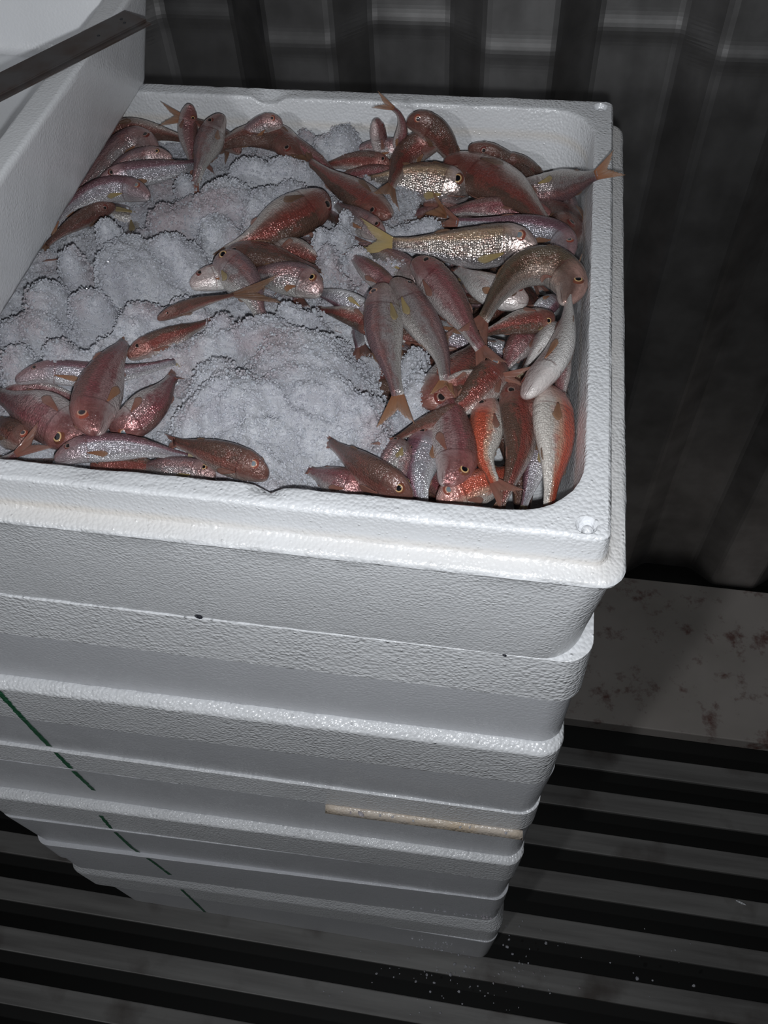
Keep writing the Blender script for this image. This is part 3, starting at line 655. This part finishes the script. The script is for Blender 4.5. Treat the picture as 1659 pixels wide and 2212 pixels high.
FISH = [
 # ---- along the back wall, beside the tray
 ([(205,290),(270,280),(340,286),(415,305)],None,50,'L',15,1.0,'brown','brown','dark','long brown mullet lying along the back wall, its front end under the tray'),
 ([(520,330),(470,290),(430,268),(398,256)],(338,244),40,'L',10,1.6,'brown','orange','dark','mullet of which only an orange forked tail shows against the back wall'),
 ([(411,226),(405,262),(408,310),(418,365)],None,44,'R',5,2.6,'pink','pink','gold','pink mullet with its snout pointing straight up beside the orange tail at the back wall'),
 ([(482,248),(464,282),(446,322),(432,362),(420,400)],None,62,'L',-12,3.3,'silver','pink','dark','silvery grey mullet leaning upright on the back wall, yellow stripe down its belly'),
 ([(340,327),(292,308),(240,345),(190,400),(150,450)],None,68,'L',-10,2.2,'silver','orange','dark','mullet with yellowish belly emerging from under the tray, pink snout to the wall'),
 ([(372,342),(330,338),(280,352),(225,395),(180,430)],None,44,'L',5,2.7,'silver','pink','gold','small silver mullet with dark back line and ringed eye, next to the yellowish one'),
 ([(214,397),(260,382),(325,372),(390,362),(440,350)],None,54,'R',5,3.1,'purple','pink','dark','purple backed mullet with silver flank half buried in ice near the tray'),
 ([(324,426),(272,410),(216,412),(160,440),(118,478)],None,56,'L',0,3.4,'purple','orange','cloud','blue-white mullet with orange pectoral fin poking out from under the tray'),
 ([(250,445),(200,462),(150,490),(100,530)],None,40,'L',40,2.2,'brown','brown','dark','dull brown mullet in the shade under the tray edge, just behind the ice'),
 ([(611,268),(578,268),(535,292),(490,325)],None,44,'L',10,1.9,'silver','brown','red','mullet head peeking over a brown body at the back wall, reddish eye'),
 ([(655,345),(605,300),(545,292),(490,308),(440,335)],None,60,'R',35,2.3,'brown','brown','dark','greyish brown mullet with its back up, stretched in front of the back wall'),
 ([(612,300),(645,325),(690,352),(735,385)],None,46,'R',20,2.2,'pink','pink','red','pinkish mullet head sunk in the ice behind the red striped brown one'),
 ([(845,468),(790,432),(728,392),(668,348)],(640,320),66,'R',28,2.7,'red','brown','dark','brown mullet with a red side stripe slanting down through the ice, tail to the back'),
 ([(850,345),(868,285),(863,250),(846,232)],(803,211),30,'L',-10,2.6,'pink','orange','dark','mullet standing on its head, thin bent tail raised against the back wall',[0,0.004,0.01,0.016]),
 ([(811,257),(815,285),(826,330),(840,390)],None,38,'R',-45,2.2,'pink','pink','dark','pale pink snout pointing upward between the ice lump and the raised thin tail'),
 ([(885,332),(845,322),(785,328),(725,348)],None,46,'L',0,2.2,'silver','pink','dark','pale purple silver mullet lying crosswise below the upward pink snout'),
 ([(878,264),(915,270),(950,296),(978,342),(990,390)],None,60,'R',28,2.6,'brown','brown','red','dark brown mullet arched with its head against the back wall, red rimmed eye'),
 ([(960,300),(905,318),(868,352),(845,402)],(832,442),66,'L',20,3.4,'red','orange','dark','red grey mullet curving down from the arched brown one, orange tail toward us'),
 ([(1016,416),(965,405),(905,393),(850,388),(800,392)],None,92,'L',5,2.4,'gold','yellow','gold','broad golden silver mullet with a large gold ringed eye, tail under the ice'),
 ([(846,360),(808,352),(755,350),(695,360)],None,48,'L',5,2.4,'red','orange','dark','orange red mullet with a dark gill slit, lying behind the curved red grey one'),
 ([(870,392),(820,382),(760,385),(700,400)],None,52,'L',10,1.6,'pink','pink','dark','dusky pink flank partly iced over, in front of the orange red mullet'),
 # ---- upper right
 ([(958,350),(1005,362),(1070,395),(1130,432),(1184,490)],None,98,'L',32,3.7,'red','brown','dark','large dark red mullet slanting across the pile near the right back corner',None),
 ([(1012,318),(1058,334),(1108,362),(1158,398),(1200,430)],None,48,'R',42,2.6,'brown','brown','dark','brown mullet lying along the upper edge of the large dark red one'),
 ([(1080,345),(1130,358),(1190,392)],None,40,'R',40,1.3,'brown','brown','dark','dark brown back glimpsed against the box wall behind two mullets'),
 ([(1090,405),(1145,410),(1200,404),(1245,393),(1292,376)],(1347,347),70,'L',5,2.9,'silver','orange','dark','silvery pink mullet whose forked tail sticks out over the right rim',[0,0,0.006,0.022,0.046], dict(free=True, tz=0.060)),
 ([(1252,525),(1228,480),(1190,450),(1145,425)],None,62,'R',55,2.4,'brown','brown','dark','brown mullet, back up, nosing into the right wall below the raised tail'),
 ([(1250,520),(1238,470),(1222,430),(1185,395)],None,46,'L',10,2.4,'silver','pale','dark','silver scrap of mullet at the right wall under the raised tail'),
 ([(1195,475),(1150,462),(1090,452),(1020,450),(962,462)],(918,428),60,'L',10,2.5,'pink','orange','dark','purple pink mullet lying under the large dark red one, orange tail left'),
 ([(1250,562),(1205,515),(1140,493),(1060,485),(985,480)],(940,462),66,'L',8,3.1,'purple','pink','red','purple and silver mullet with its head at the right wall, red rimmed eye'),
 ([(1160,545),(1105,530),(1030,535),(945,532),(848,527)],(762,509),94,'L',4,3.5,'gold','yellow','cloud','bright golden scaled mullet in full side view, clouded eye, tail over ice'),
 ([(1222,658),(1230,612),(1188,575),(1128,583),(1082,628),(1044,690)],(1015,745),88,'L',16,4.2,'olive','pink','gold','olive backed mullet bent in an arc at the right wall, gold ringed eye'),
 ([(1134,860),(1165,820),(1205,762),(1238,692),(1256,632)],(1268,570),62,'R',-62,4.3,'white','orange','dark','slender white mullet lying belly up along the right wall'),
 ([(1140,655),(1092,640),(1035,612),(985,580)],None,72,'L',-28,2.7,'white','pink','dark','mullet with a wide white chin and pink cheek under the olive arc'),
 ([(1198,682),(1150,692),(1095,703),(1040,722)],None,58,'R',30,3.0,'red','pink','gold','red brown mullet head with a gold eye pointing at the slender white one'),
 ([(1197,700),(1165,750),(1130,798)],None,44,'L',-80,2.2,'white','pale','dark','plump white belly between the red brown head and the slender white mullet'),
 ([(1150,715),(1115,755),(1085,805)],None,64,'L',10,1.8,'pink','pink','dark','dark pink flank in the hollow below the red brown head'),
 ([(1200,640),(1170,668),(1120,690)],None,46,'R',10,1.4,'purple','pink','dark','greyish purple flank in the dark hole under the olive arc'),
 # ---- middle right
 ([(893,563),(925,595),(968,645),(1003,698),(1038,752)],(1066,815),84,'R',4,4.2,'pink','pink','dark','purple pink mullet diving from the golden one, forked tail at its lower end'),
 ([(852,603),(882,655),(922,712),(952,768),(963,822)],(955,862),82,'R',-18,3.9,'silver','orange','dark','pale bellied mullet with yellow belly streaks and a stubby orange tail'),
 ([(828,614),(829,665),(830,722),(845,790),(860,855)],(853,930),88,'L',4,4.4,'silver','orange','red','mullet with a red streak on its side, forked orange tail resting on the ice',None,),
 ([(855,645),(820,605),(783,573),(750,543)],None,48,'L',5,3.0,'pink','pink','dark','pink and blue tail end rising out of the ice behind the red eyed mullet'),
 ([(905,610),(865,575),(825,552),(785,540)],None,58,'L',-10,2.4,'silver','pale','dark','pale silver belly under the diving purple pink mullet'),
 ([(825,695),(770,662),(720,640),(670,628)],None,50,'R',-15,2.5,'purple','pale','dark','bluish silver mullet under the ice edge, left of the red eyed one'),
 ([(815,722),(778,692),(735,676),(690,668)],None,44,'R',10,2.3,'red','pink','red','red mullet head just visible between ice heap and the red streaked mullet'),
 ([(906,872),(955,838),(1002,788),(1040,735)],None,98,'L',30,2.9,'red','pink','dark','thick dark red mullet lying under three tails, snout at the ice'),
 ([(1090,788),(1052,828),(1008,872),(955,905)],None,86,'L',8,3.3,'red','pink','cloud','red brown mullet head with a pale eye in the middle of the pile'),
 ([(950,835),(1020,815),(1085,813)],(1158,820),40,'L',0,3.6,'red','pink','dark','mullet mostly hidden, its forked pink tail spread across to the white one'),
 ([(1005,880),(955,902),(900,925),(850,952)],(805,985),44,'L',25,3.1,'brown','pink','dark','narrow brown tail end lying across the ice below the thick dark red mullet'),
 ([(963,1052),(982,995),(976,930),(966,875),(955,830)],None,98,'L',8,3.0,'pink','pink','gold','big purple pink mullet hanging head down toward the front rim'),
 ([(1062,860),(1050,925),(1046,985),(1068,1042)],(1115,1092),80,'L',2,3.0,'orange','pink','dark','mullet banded with orange red bars, tail fin at the front rim'),
 ([(1106,828),(1120,890),(1122,960),(1104,1035),(1080,1090)],None,80,'L',42,2.9,'red','brown','dark','brown backed mullet with a red stripe, standing upright next to the barred one'),
 ([(1180,832),(1194,895),(1197,960),(1192,1025),(1186,1095)],None,92,'R',-48,3.2,'orange','orange','dark','white bellied mullet with a vivid red side in the front right corner'),
 ([(1140,842),(1155,890),(1156,960)],None,58,'R',20,3.1,'brown','brown','gold','dark mullet face squeezed between brown backed and white bellied ones'),
 ([(1165,950),(1152,1025),(1130,1100)],None,52,'L',-15,1.8,'purple','pale','dark','silver mullet with fine purple bars in the gap at the front right'),
 ([(945,1090),(1005,1062),(1065,1040),(1120,1010)],None,86,'R',12,2.1,'orange','pink','cloud','bright red orange mullet head at the front rim, bluish eye'),
 ([(935,925),(908,995),(905,1050),(918,1115)],None,86,'L',5,2.4,'purple','pink','dark','purple grey mullet with yellow and silver belly stripe at the front rim'),
 ([(890,1082),(842,1050),(782,1010),(712,955)],None,78,'L',38,3.2,'brown','pink','gold','pinkish brown mullet sliding from the ice toward the front rim, silver eye'),
 ([(790,1060),(725,1040),(665,1015)],None,72,'L',-5,2.2,'pink','pink','dark','coppery flank shining behind the pinkish brown mullet at the front rim'),
 ([(872,950),(842,998),(815,1045)],None,56,'L',-10,3.0,'silver','pale','dark','grey white gill cover wedged at the ice edge above the front rim'),
 ([(880,955),(866,1010),(862,1075)],None,46,'R',0,2.9,'silver','orange','dark','silvery mullet with an orange fin between pinkish brown and purple grey ones'),
 ([(1248,690),(1232,770),(1212,850)],None,48,'L',20,3.0,'brown','orange','dark','brownish mullet stuck between the slender white one and the right wall'),
 ([(1262,740),(1254,830),(1246,910)],None,40,'L',0,2.6,'pink','pink','dark','thin pink grey mullet pressed flat to the right wall'),
 # ---- lower left
 ([(206,940),(204,892),(220,832),(248,775),(272,742)],None,104,'R',10,4.0,'pink','orange','red','red spotted mullet pointing head down over the white purple ones, orange pectoral fin'),
 ([(33,823),(105,806),(195,808),(285,803),(378,780)],None,58,'R',-12,3.1,'purple','pale','dark','long white and purple mullet lying behind the red spotted one'),
 ([(234,924),(288,906),(338,862),(375,812)],None,82,'L',10,2.6,'pink','pink','cloud','brown pink mullet with a pale flank right beside the red spotted one'),
 ([(183,952),(140,922),(72,885),(-10,850)],None,112,'R',8,2.7,'pink','pink','gold','large dusky red mullet with a big black eye at the left front'),
 ([(10,845),(95,845),(190,868)],None,50,'L',15,2.0,'pink','pink','dark','ridged pink back showing under the long white and purple mullet'),
 ([(62,965),(25,938),(-30,910)],None,70,'L',10,2.3,'brown','brown','red','dark brown mullet head with orange eye ring at the left front corner'),
 ([(-80,1045),(-10,1008),(40,978)],(112,932),52,'L',0,3.2,'pink','pink','dark','mullet seen only as a pale orange forked tail at the left front rim'),
 ([(118,996),(185,972),(258,966),(330,972),(405,988)],None,66,'R',-10,3.2,'purple','pale','dark','white and purple mullet with a yellow patch lying along the front rim'),
 ([(195,1010),(280,1006),(370,1012)],None,56,'R',15,2.2,'red','pink','dark','reddish brown flank between the white purple mullet and the front rim'),
 ([(466,1030),(412,1016),(350,1008),(295,1010)],None,56,'L',5,2.4,'silver','pale','gold','mullet with a white and purple forehead peeping over the front rim'),
 ([(580,1030),(522,1003),(452,978),(376,955)],None,74,'L',26,4.0,'brown','pink','cloud','pinkish brown mullet with a white eye under the front edge of the ice heap'),
 ([(276,772),(322,750),(382,724),(450,696)],None,54,'R',5,3.0,'red','pink','dark','red mullet half covered in ice with a glinting jaw, above the red spotted one'),
 # ---- centre
 ([(704,420),(664,448),(602,484),(540,520),(490,545)],None,98,'R',20,3.4,'red','brown','dark','plump brown red mullet with a white belly edge in the middle of the ice'),
 ([(486,545),(555,550),(622,564),(695,584)],None,58,'L',62,3.4,'brown','brown','dark','olive brown back lying straight under the plump brown red mullet'),
 ([(463,566),(500,582),(538,625),(566,690)],None,88,'R',5,3.7,'silver','yellow','gold','blue silver mullet in the middle with a small yellow fin, head tilted up'),
 ([(695,632),(642,606),(585,598),(525,592)],None,76,'L',5,3.3,'silver','pale','gold','silver pink mullet head with a dark eye pointing right at the ice column'),
 ([(411,618),(458,603),(530,584),(610,568)],None,60,'R',-22,2.9,'white','pink','dark','white jawed mullet snout at the edge of the left ice heap'),
 ([(340,690),(420,657),(505,637)],(618,624),30,'R',30,4.5,'brown','brown','dark','slim brown tail laid across the blue silver mullet'),
 ([(580,562),(640,545),(705,570)],None,66,'L',20,2.4,'red','pink','dark','dark red flank in the shadow between the two brown mullets of the middle'),
 ([(830,512),(775,478),(722,438)],None,58,'L',0,2.5,'silver','pale','dark','silvery scaled mullet half melted into the ice left of the golden tail'),
]
CARVE = ('white eye under the front', 'peeping over the front', 'between the white purple', 'yellow patch lying', 'plump brown red', 'olive brown back lying', 'blue silver mullet in', 'silver pink mullet head', 'white jawed', 'slim brown tail', 'pinkish brown mullet sliding', 'glinting jaw', 'bluish silver mullet', 'pale flank right beside', 'red mullet head just', 'coppery', 'orange pectoral fin poking', 'narrow brown tail end', 'red side stripe slanting')
for (pts, tip, hpx, D, roll, lev, st, fin, eye, lab, *rest) in FISH:
    F_(pts, tip, hpx, D, roll, lev, st, fin, eye, lab, dz=rest[0] if rest else None, **(rest[1] if len(rest) > 1 else {}))

# mullets deeper in the pile, seen only through the gaps
PROTO = []
for k, (stl, bend, roll) in enumerate((('pink', 0.012, 10), ('brown', -0.010, 45), ('silver', 0.006, -10), ('red', -0.014, 25), ('purple', 0.010, -25))):
    P = np.array([[0.055, 0, 0], [0.03, bend * 0.6, 0], [0.0, bend, 0], [-0.03, bend * 0.5, 0], [-0.05, -bend * 0.3, 0]])
    PROTO.append(fish3d(P, np.array([-0.072, -bend, 0.0]), 0.023, 1, roll, stl, 'pink', 'dark', 'red mullet buried deeper in the pile, glimpsed only through a gap', 'mullets deeper in the pile'))
FILL = [(x, y, z) for z in (-0.058, -0.046) for x in np.arange(-0.385, -0.03, 0.046) for y in np.arange(0.04, 0.375, 0.040)]
KEEP = {39, 43, 54, 56, 58, 59, 62, 64, 66, 68, 69, 70, 87, 89, 90, 95, 105, 107, 113, 114, 116, 119, 121, 122, 123, 125, 128, 129, 130, 131, 132, 133, 134, 135, 136, 138, 139, 140, 142, 143}
used = 0
for k, (x, y, z) in enumerate(FILL):
    x += random.uniform(-0.012, 0.012); y += random.uniform(-0.012, 0.012); a = random.choice([0, 0.5, -0.5, 1.3, 1.8, 3.1, 2.6, 3.7]) + random.uniform(-0.3, 0.3)
    tx, ty, var = random.uniform(-0.25, 0.25), random.uniform(-0.25, 0.25), random.randrange(5)
    ex = abs(math.cos(a)) * 0.078 + 0.014; ey = abs(math.sin(a)) * 0.078 + 0.014
    x = min(max(x, -0.44), -0.026 - ex); y = min(max(y, 0.024 + ey), 0.372 - ey)
    if KEEP is not None and k not in KEEP: continue
    src = PROTO[var]; r = src.copy(); COL.objects.link(r); r['fill'] = k
    r.matrix_world = Matrix.Translation((x, y, z + ZB)) @ Matrix.Rotation(a, 4, 'Z') @ Matrix.Rotation(ty, 4, 'Y') @ Matrix.Rotation(tx, 4, 'X')
    for ch in src.children:
        c = ch.copy(); COL.objects.link(c); c.parent = r; c.matrix_parent_inverse.identity()
for p in PROTO:
    for ch in list(p.children): bpy.data.objects.remove(ch)
    bpy.data.objects.remove(p)

# ------------------------------------------------------------ crushed ice
BL = [ # u, v, ru, rv, height under the rim, edge hardness
 (505,880,155,125,0.004), (610,940,80,60,-0.006), (640,760,135,95,-0.001), (560,700,70,50,-0.004), (740,900,110,90,-0.006), (800,930,50,60,-0.010), (690,840,90,80,-0.002), (450,790,70,45,-0.004), (900,830,45,55,-0.014), (640,1000,45,30,-0.016), (885,780,30,40,-0.016),
 (270,545,85,70,0.000), (360,530,80,60,-0.002), (225,480,32,26,-0.001), (320,680,95,60,-0.002), (390,650,50,45,-0.006), (190,640,60,36,-0.004), (145,545,32,32,-0.006), (85,625,55,45,-0.009), (70,690,60,40,-0.013), (120,745,55,36,-0.006), (240,740,60,45,-0.006), (25,765,40,45,-0.010), (170,770,40,30,-0.012), (20,700,40,40,-0.016),
 (480,410,70,55,-0.008), (570,430,60,65,-0.006), (640,400,55,45,-0.008), (420,440,60,45,-0.011), (350,455,50,35,-0.011), (540,350,60,28,-0.012), (610,345,45,26,-0.012), (460,480,50,40,-0.010), (520,500,40,30,-0.012), (660,340,30,20,-0.012), (395,385,30,25,-0.012),
 (742,283,42,34,-0.010), (700,300,36,26,-0.016), (720,320,50,20,-0.020), (878,292,32,15,-0.014), (660,285,30,14,-0.018),
 (745,405,55,26,-0.018), (790,425,45,22,-0.018), (850,470,75,32,-0.016), (820,455,30,28,-0.012), (925,480,40,22,-0.020), (745,450,17,22,-0.009), (730,500,35,30,-0.016), (700,540,32,40,-0.009), (720,590,38,52,-0.006), (690,500,24,24,-0.012), (770,540,35,22,-0.017), (860,565,45,26,-0.018), (810,570,30,20,-0.020),
 (470,680,40,26,-0.008), (485,720,30,22,-0.010), (640,660,60,30,-0.008), (430,720,40,25,-0.012), (900,760,30,24,-0.020),
]
def vz(u, v, h):
    return atz(u, v, h)
GX0, GX1, GY0, GY1, GS = -0.43, -0.022, 0.022, 0.378, 0.00155
nx, ny = int((GX1 - GX0) / GS), int((GY1 - GY0) / GS)
X, Y = np.meshgrid(np.linspace(GX0, GX1, nx), np.linspace(GY0, GY1, ny), indexing='ij')
def nz_(sc, seed, oct=1):
    out = np.zeros(X.size); xf, yf = X.ravel() * sc, Y.ravel() * sc
    f = mn.fractal if oct > 1 else None
    for i in range(X.size):
        p = Vector((xf[i], yf[i], seed)); out[i] = mn.noise(p) if oct == 1 else mn.fractal(p, 0.7, 2.0, oct)
    return out.reshape(X.shape)
n_a, n_b, n_c, n_d = nz_(55, 1.3), nz_(120, 5.1, 3), nz_(330, 9.7), nz_(26, 3.3)
H = np.full(X.shape, -0.2)
for (u, v, ru, rv, h) in BL:
    c = atz(u, v, h); px = abs(np.dot(c - CAM_C, CAM_M[:, 2])) / FPX
    rx, ry = ru * px, rv * px * 1.28
    th = 0.0
    d = np.sqrt(((X - c[0]) / rx) ** 2 + ((Y - c[1]) / ry) ** 2) + 0.26 * n_a + 0.17 * n_b
    s = np.clip((d - 0.66) / 0.85, 0, 1); s = s * s * (3 - 2 * s)
    hh = h + 0.0015 - 0.006 * np.clip(d, 0, 1.2) ** 2 - 0.040 * s
    H = np.maximum(H, np.where(d > 1.5, -0.2, hh))
base = -0.036 + 0.008 * n_d + 0.004 * n_a
base = np.where(X < -0.135, base, -0.075)
H = np.maximum(H, base)
for (lab, P, hh) in SPINES:                     # these fish lie on the ice or push through it
    if not any(k in lab for k in CARVE): continue
    S_, L_ = resample(P, np.linspace(0, 0.78, 22))
    for p in S_:
        d_ = np.sqrt((X - p[0]) ** 2 + (Y - p[1]) ** 2) * (1 + 0.25 * n_b)
        H = np.minimum(H, p[2] - ZB - 0.28 * hh + 1.1 * np.maximum(0, d_ - 0.42 * hh))
for it in range(5):
    Hp = np.pad(H, 1, mode='edge'); H = 0.4 * H + 0.15 * (Hp[2:, 1:-1] + Hp[:-2, 1:-1] + Hp[1:-1, 2:] + Hp[1:-1, :-2])
H = H + 0.0026 * n_b + 0.0014 * n_c + 0.0016 * n_a
ok = H > -0.064
idx = -np.ones(X.shape, int); idx[ok] = np.arange(ok.sum())
V = np.stack([X[ok], Y[ok], H[ok] + ZB], 1)
q = ok[:-1, :-1] & ok[1:, :-1] & ok[1:, 1:] & ok[:-1, 1:]
I, J = np.nonzero(q)
Fq = np.stack([idx[I, J], idx[I + 1, J], idx[I + 1, J + 1], idx[I, J + 1]], 1)
# grains standing on that bed
phi = (1 + 5 ** 0.5) / 2
ICO = np.array([(-1, phi, 0), (1, phi, 0), (-1, -phi, 0), (1, -phi, 0), (0, -1, phi), (0, 1, phi), (0, -1, -phi), (0, 1, -phi), (phi, 0, -1), (phi, 0, 1), (-phi, 0, -1), (-phi, 0, 1)]); ICO /= np.linalg.norm(ICO[0])
ICF = np.array([(0, 11, 5), (0, 5, 1), (0, 1, 7), (0, 7, 10), (0, 10, 11), (1, 5, 9), (5, 11, 4), (11, 10, 2), (10, 7, 6), (7, 1, 8), (3, 9, 4), (3, 4, 2), (3, 2, 6), (3, 6, 8), (3, 8, 9), (4, 9, 5), (2, 4, 11), (6, 2, 10), (8, 6, 7), (9, 8, 1)])
def grains(P, R):
    n = len(P)
    qn = rng.normal(size=(n, 4)); qn /= np.linalg.norm(qn, axis=1, keepdims=True); a, b, c, d = qn.T
    M = np.stack([1 - 2 * (c * c + d * d), 2 * (b * c - a * d), 2 * (b * d + a * c), 2 * (b * c + a * d), 1 - 2 * (b * b + d * d), 2 * (c * d - a * b), 2 * (b * d - a * c), 2 * (c * d + a * b), 1 - 2 * (b * b + c * c)], 1).reshape(n, 3, 3)
    sc = rng.uniform(0.6, 1.15, size=(n, 1, 3)) * R[:, None, None]
    base = ICO[None] * rng.uniform(0.72, 1.12, size=(n, 12, 1)) * sc
    return (np.einsum('nij,nkj->nki', M, base) + P[:, None, :]).reshape(-1, 3), (ICF[None] + (np.arange(n) * 12)[:, None, None]).reshape(-1, 3)
def quick_mesh(name, V, quads, tris, smooth_quads=True):
    me = bpy.data.meshes.new(name); me.vertices.add(len(V)); me.vertices.foreach_set('co', np.asarray(V, np.float32).ravel())
    nq, nt = len(quads), len(tris); lp = np.concatenate([np.asarray(quads).ravel(), np.asarray(tris).ravel()]).astype(np.int32)
    me.loops.add(len(lp)); me.loops.foreach_set('vertex_index', lp); me.polygons.add(nq + nt)
    st = np.concatenate([np.arange(nq) * 4, nq * 4 + np.arange(nt) * 3]).astype(np.int32)
    me.polygons.foreach_set('loop_start', st)
    me.polygons.foreach_set('use_smooth', np.r_[np.ones(nq, bool), np.zeros(nt, bool)])
    me.update(calc_edges=True); me.validate(); return me
cand = np.nonzero(ok.ravel() & (H.ravel() > -0.052))[0]
NG = 125000
gx, gy = np.gradient(H, GS); wgt = np.minimum(np.sqrt(1 + gx ** 2 + gy ** 2), 6).ravel()[cand]
pk = rng.choice(cand, NG, p=wgt / wgt.sum())
GP = np.stack([X.ravel()[pk] + rng.uniform(-GS, GS, NG), Y.ravel()[pk] + rng.uniform(-GS, GS, NG), H.ravel()[pk] + ZB + rng.uniform(-0.0005, 0.0005, NG)], 1)
GR = np.clip(rng.lognormal(math.log(0.00064), 0.42, NG), 0.0004, 0.0024)
gv, gf = grains(GP, GR)
t = NT('crushed_ice'); tc = t.n('ShaderNodeTexCoord')
n = t.n('ShaderNodeTexNoise', i_Scale=30.0, i_Detail=4.0); t.l(tc.outputs['Object'], n.inputs['Vector'])
n2 = t.n('ShaderNodeTexNoise', i_Scale=700.0, i_Detail=2.0); t.l(tc.outputs['Object'], n2.inputs['Vector'])
t.set(Base_Color=t.mix(t.ramp(n.outputs['Fac'], [(0.35, 0.0), (0.65, 1.0)]), (0.72, 0.72, 0.78, 1), (0.89, 0.90, 0.95, 1)), Roughness=0.26, IOR=1.31, Normal=t.bump(n2.outputs['Fac'], 0.8, 0.0010))
nb = t.n('ShaderNodeTexNoise', i_Scale=21.0, i_Detail=3.0); nb.noise_dimensions = '3D'; t.l(tc.outputs['Object'], nb.inputs['Vector'])
ic = t.p.inputs['Base Color'].links[0].from_socket
t.set(Base_Color=t.mix(t.ramp(nb.outputs['Fac'], [(0.52, 0.0), (0.68, 0.6)]), ic, (0.60, 0.47, 0.49, 1)))   # melt water tinged by the fish
t.p.inputs['Transmission Weight'].default_value = 0.45
t.p.inputs['Specular IOR Level'].default_value = 0.7
ICEM = t.m
t = NT('ice_crystals'); t.set(Base_Color=(0.80, 0.82, 0.87, 1), Roughness=0.06, IOR=1.31)
t.p.inputs['Transmission Weight'].default_value = 0.55; t.p.inputs['Specular IOR Level'].default_value = 0.8
im = quick_mesh('crushed_ice', np.vstack([V, gv]), Fq, gf + len(V))
ice = link('crushed_ice', im, [ICEM, t.m])
mi = np.zeros(len(im.polygons), np.int32); gi = np.repeat(rng.random(NG) < 0.30, 20).astype(np.int32)
if len(im.polygons) == len(Fq) + len(gi): mi[len(Fq):] = gi
im.polygons.foreach_set('material_index', mi)
tag(ice, 'heaps of crushed ice spread over the red mullets in the open box', 'ice', kind='stuff')
# ------------------------------------------------------------ ice crumbs on the floor and on the ledges
cr = []
for k in range(150):
    u, v = random.gauss(1010, 90), random.gauss(2085, 45)
    if u < 1085 and v < 2088: continue
    cr.append(atz(u, v, -ZB + 0.001))
for k in range(40): cr.append(atz(random.uniform(700, 1500), random.uniform(2000, 2205), -ZB + 0.001))
for (u0, u1, n_, zz) in ((560, 1075, 60, -0.8425),):
    for k in range(n_):
        u = u0 + (u1 - u0) * random.random() ** 0.5; yy = YF + 0.0065
        P = atz(u, 1985, zz); x_ = P[0]; cr.append(np.array([x_, YF + 0.010 + (x_ - XR) * 0.0136 + random.uniform(-.003, .003), ZB + zz + 0.001]))
for k in range(9):
    x_ = XR - random.uniform(0.02, 0.19); cr.append(np.array([x_, YF + 0.004 + (x_ - XR) * 0.0112 + random.uniform(-.001, .001), ZB - 0.4602]))
for k in range(70):                              # frost caught on the lower corner of the bottom box
    v = 2004 + 84 * random.random() ** 0.7; p = aty(random.gauss(940, 18 + (v - 2004) * 0.2), v, YF + 0.0045)
    p[1] -= 0.001; cr.append(p)
cr = np.array(cr); R = np.clip(rng.lognormal(math.log(0.0013), 0.45, len(cr)), 0.0007, 0.0035)
v_, f_ = grains(cr, R)
o = link('ice_crumbs', quick_mesh('ice_crumbs', v_, np.zeros((0, 4), int), f_), ICEM); tag(o, 'scattered ice crumbs on the dark floor and lower ledges by the stack corner', 'ice', kind='stuff')
# ------------------------------------------------------------ two dark scraps caught in a seam, a pale shred on the floor
for (u, v, sz, lab) in ((429, 1332, 0.0026, 'larger dark scrap caught in the seam under the open box'), (1090, 1416, 0.0014, 'tiny dark scrap caught in the seam near the right corner of the stack')):
    P = aty(u, v, YF + 0.0072)
    bm = bmesh.new(); bmesh.ops.create_icosphere(bm, subdivisions=2, radius=1.0)
    for q_ in bm.verts: q_.co = Vector((q_.co.x * sz * 1.0 + P[0], q_.co.y * sz * 0.5 + P[1], q_.co.z * sz * (0.5 + 0.2 * math.sin(q_.co.x * 4)) + P[2] + q_.co.x * -sz * 0.3))
    me = bpy.data.meshes.new('scrap'); bm.to_mesh(me); bm.free(); o = link('scrap', me, SCRAP); tag(o, lab, 'scrap')
P0 = atz(1590, 1945, -ZB + 0.0015); P1 = atz(1612, 1955, -ZB + 0.0015)
bm = bmesh.new()
for k in range(9):
    a = P0 + (P1 - P0) * k / 8
    for s in (-1, 1):
        bm.verts.new((a[0], a[1] + s * 0.0014 * math.sin(0.4 + k * 0.3), ZB - ZB + 0.001 + 0.001 * (k % 2)))
bm.verts.ensure_lookup_table()
for k in range(8): bm.faces.new([bm.verts[2 * k], bm.verts[2 * k + 2], bm.verts[2 * k + 3], bm.verts[2 * k + 1]])
me = bpy.data.meshes.new('shred'); bm.to_mesh(me); bm.free(); o = link('polystyrene_shred', me, EPS); md = o.modifiers.new('s', 'SOLIDIFY'); md.thickness = 0.0012
tag(o, 'pale shred of polystyrene lying on the dark ribbed floor', 'shred')
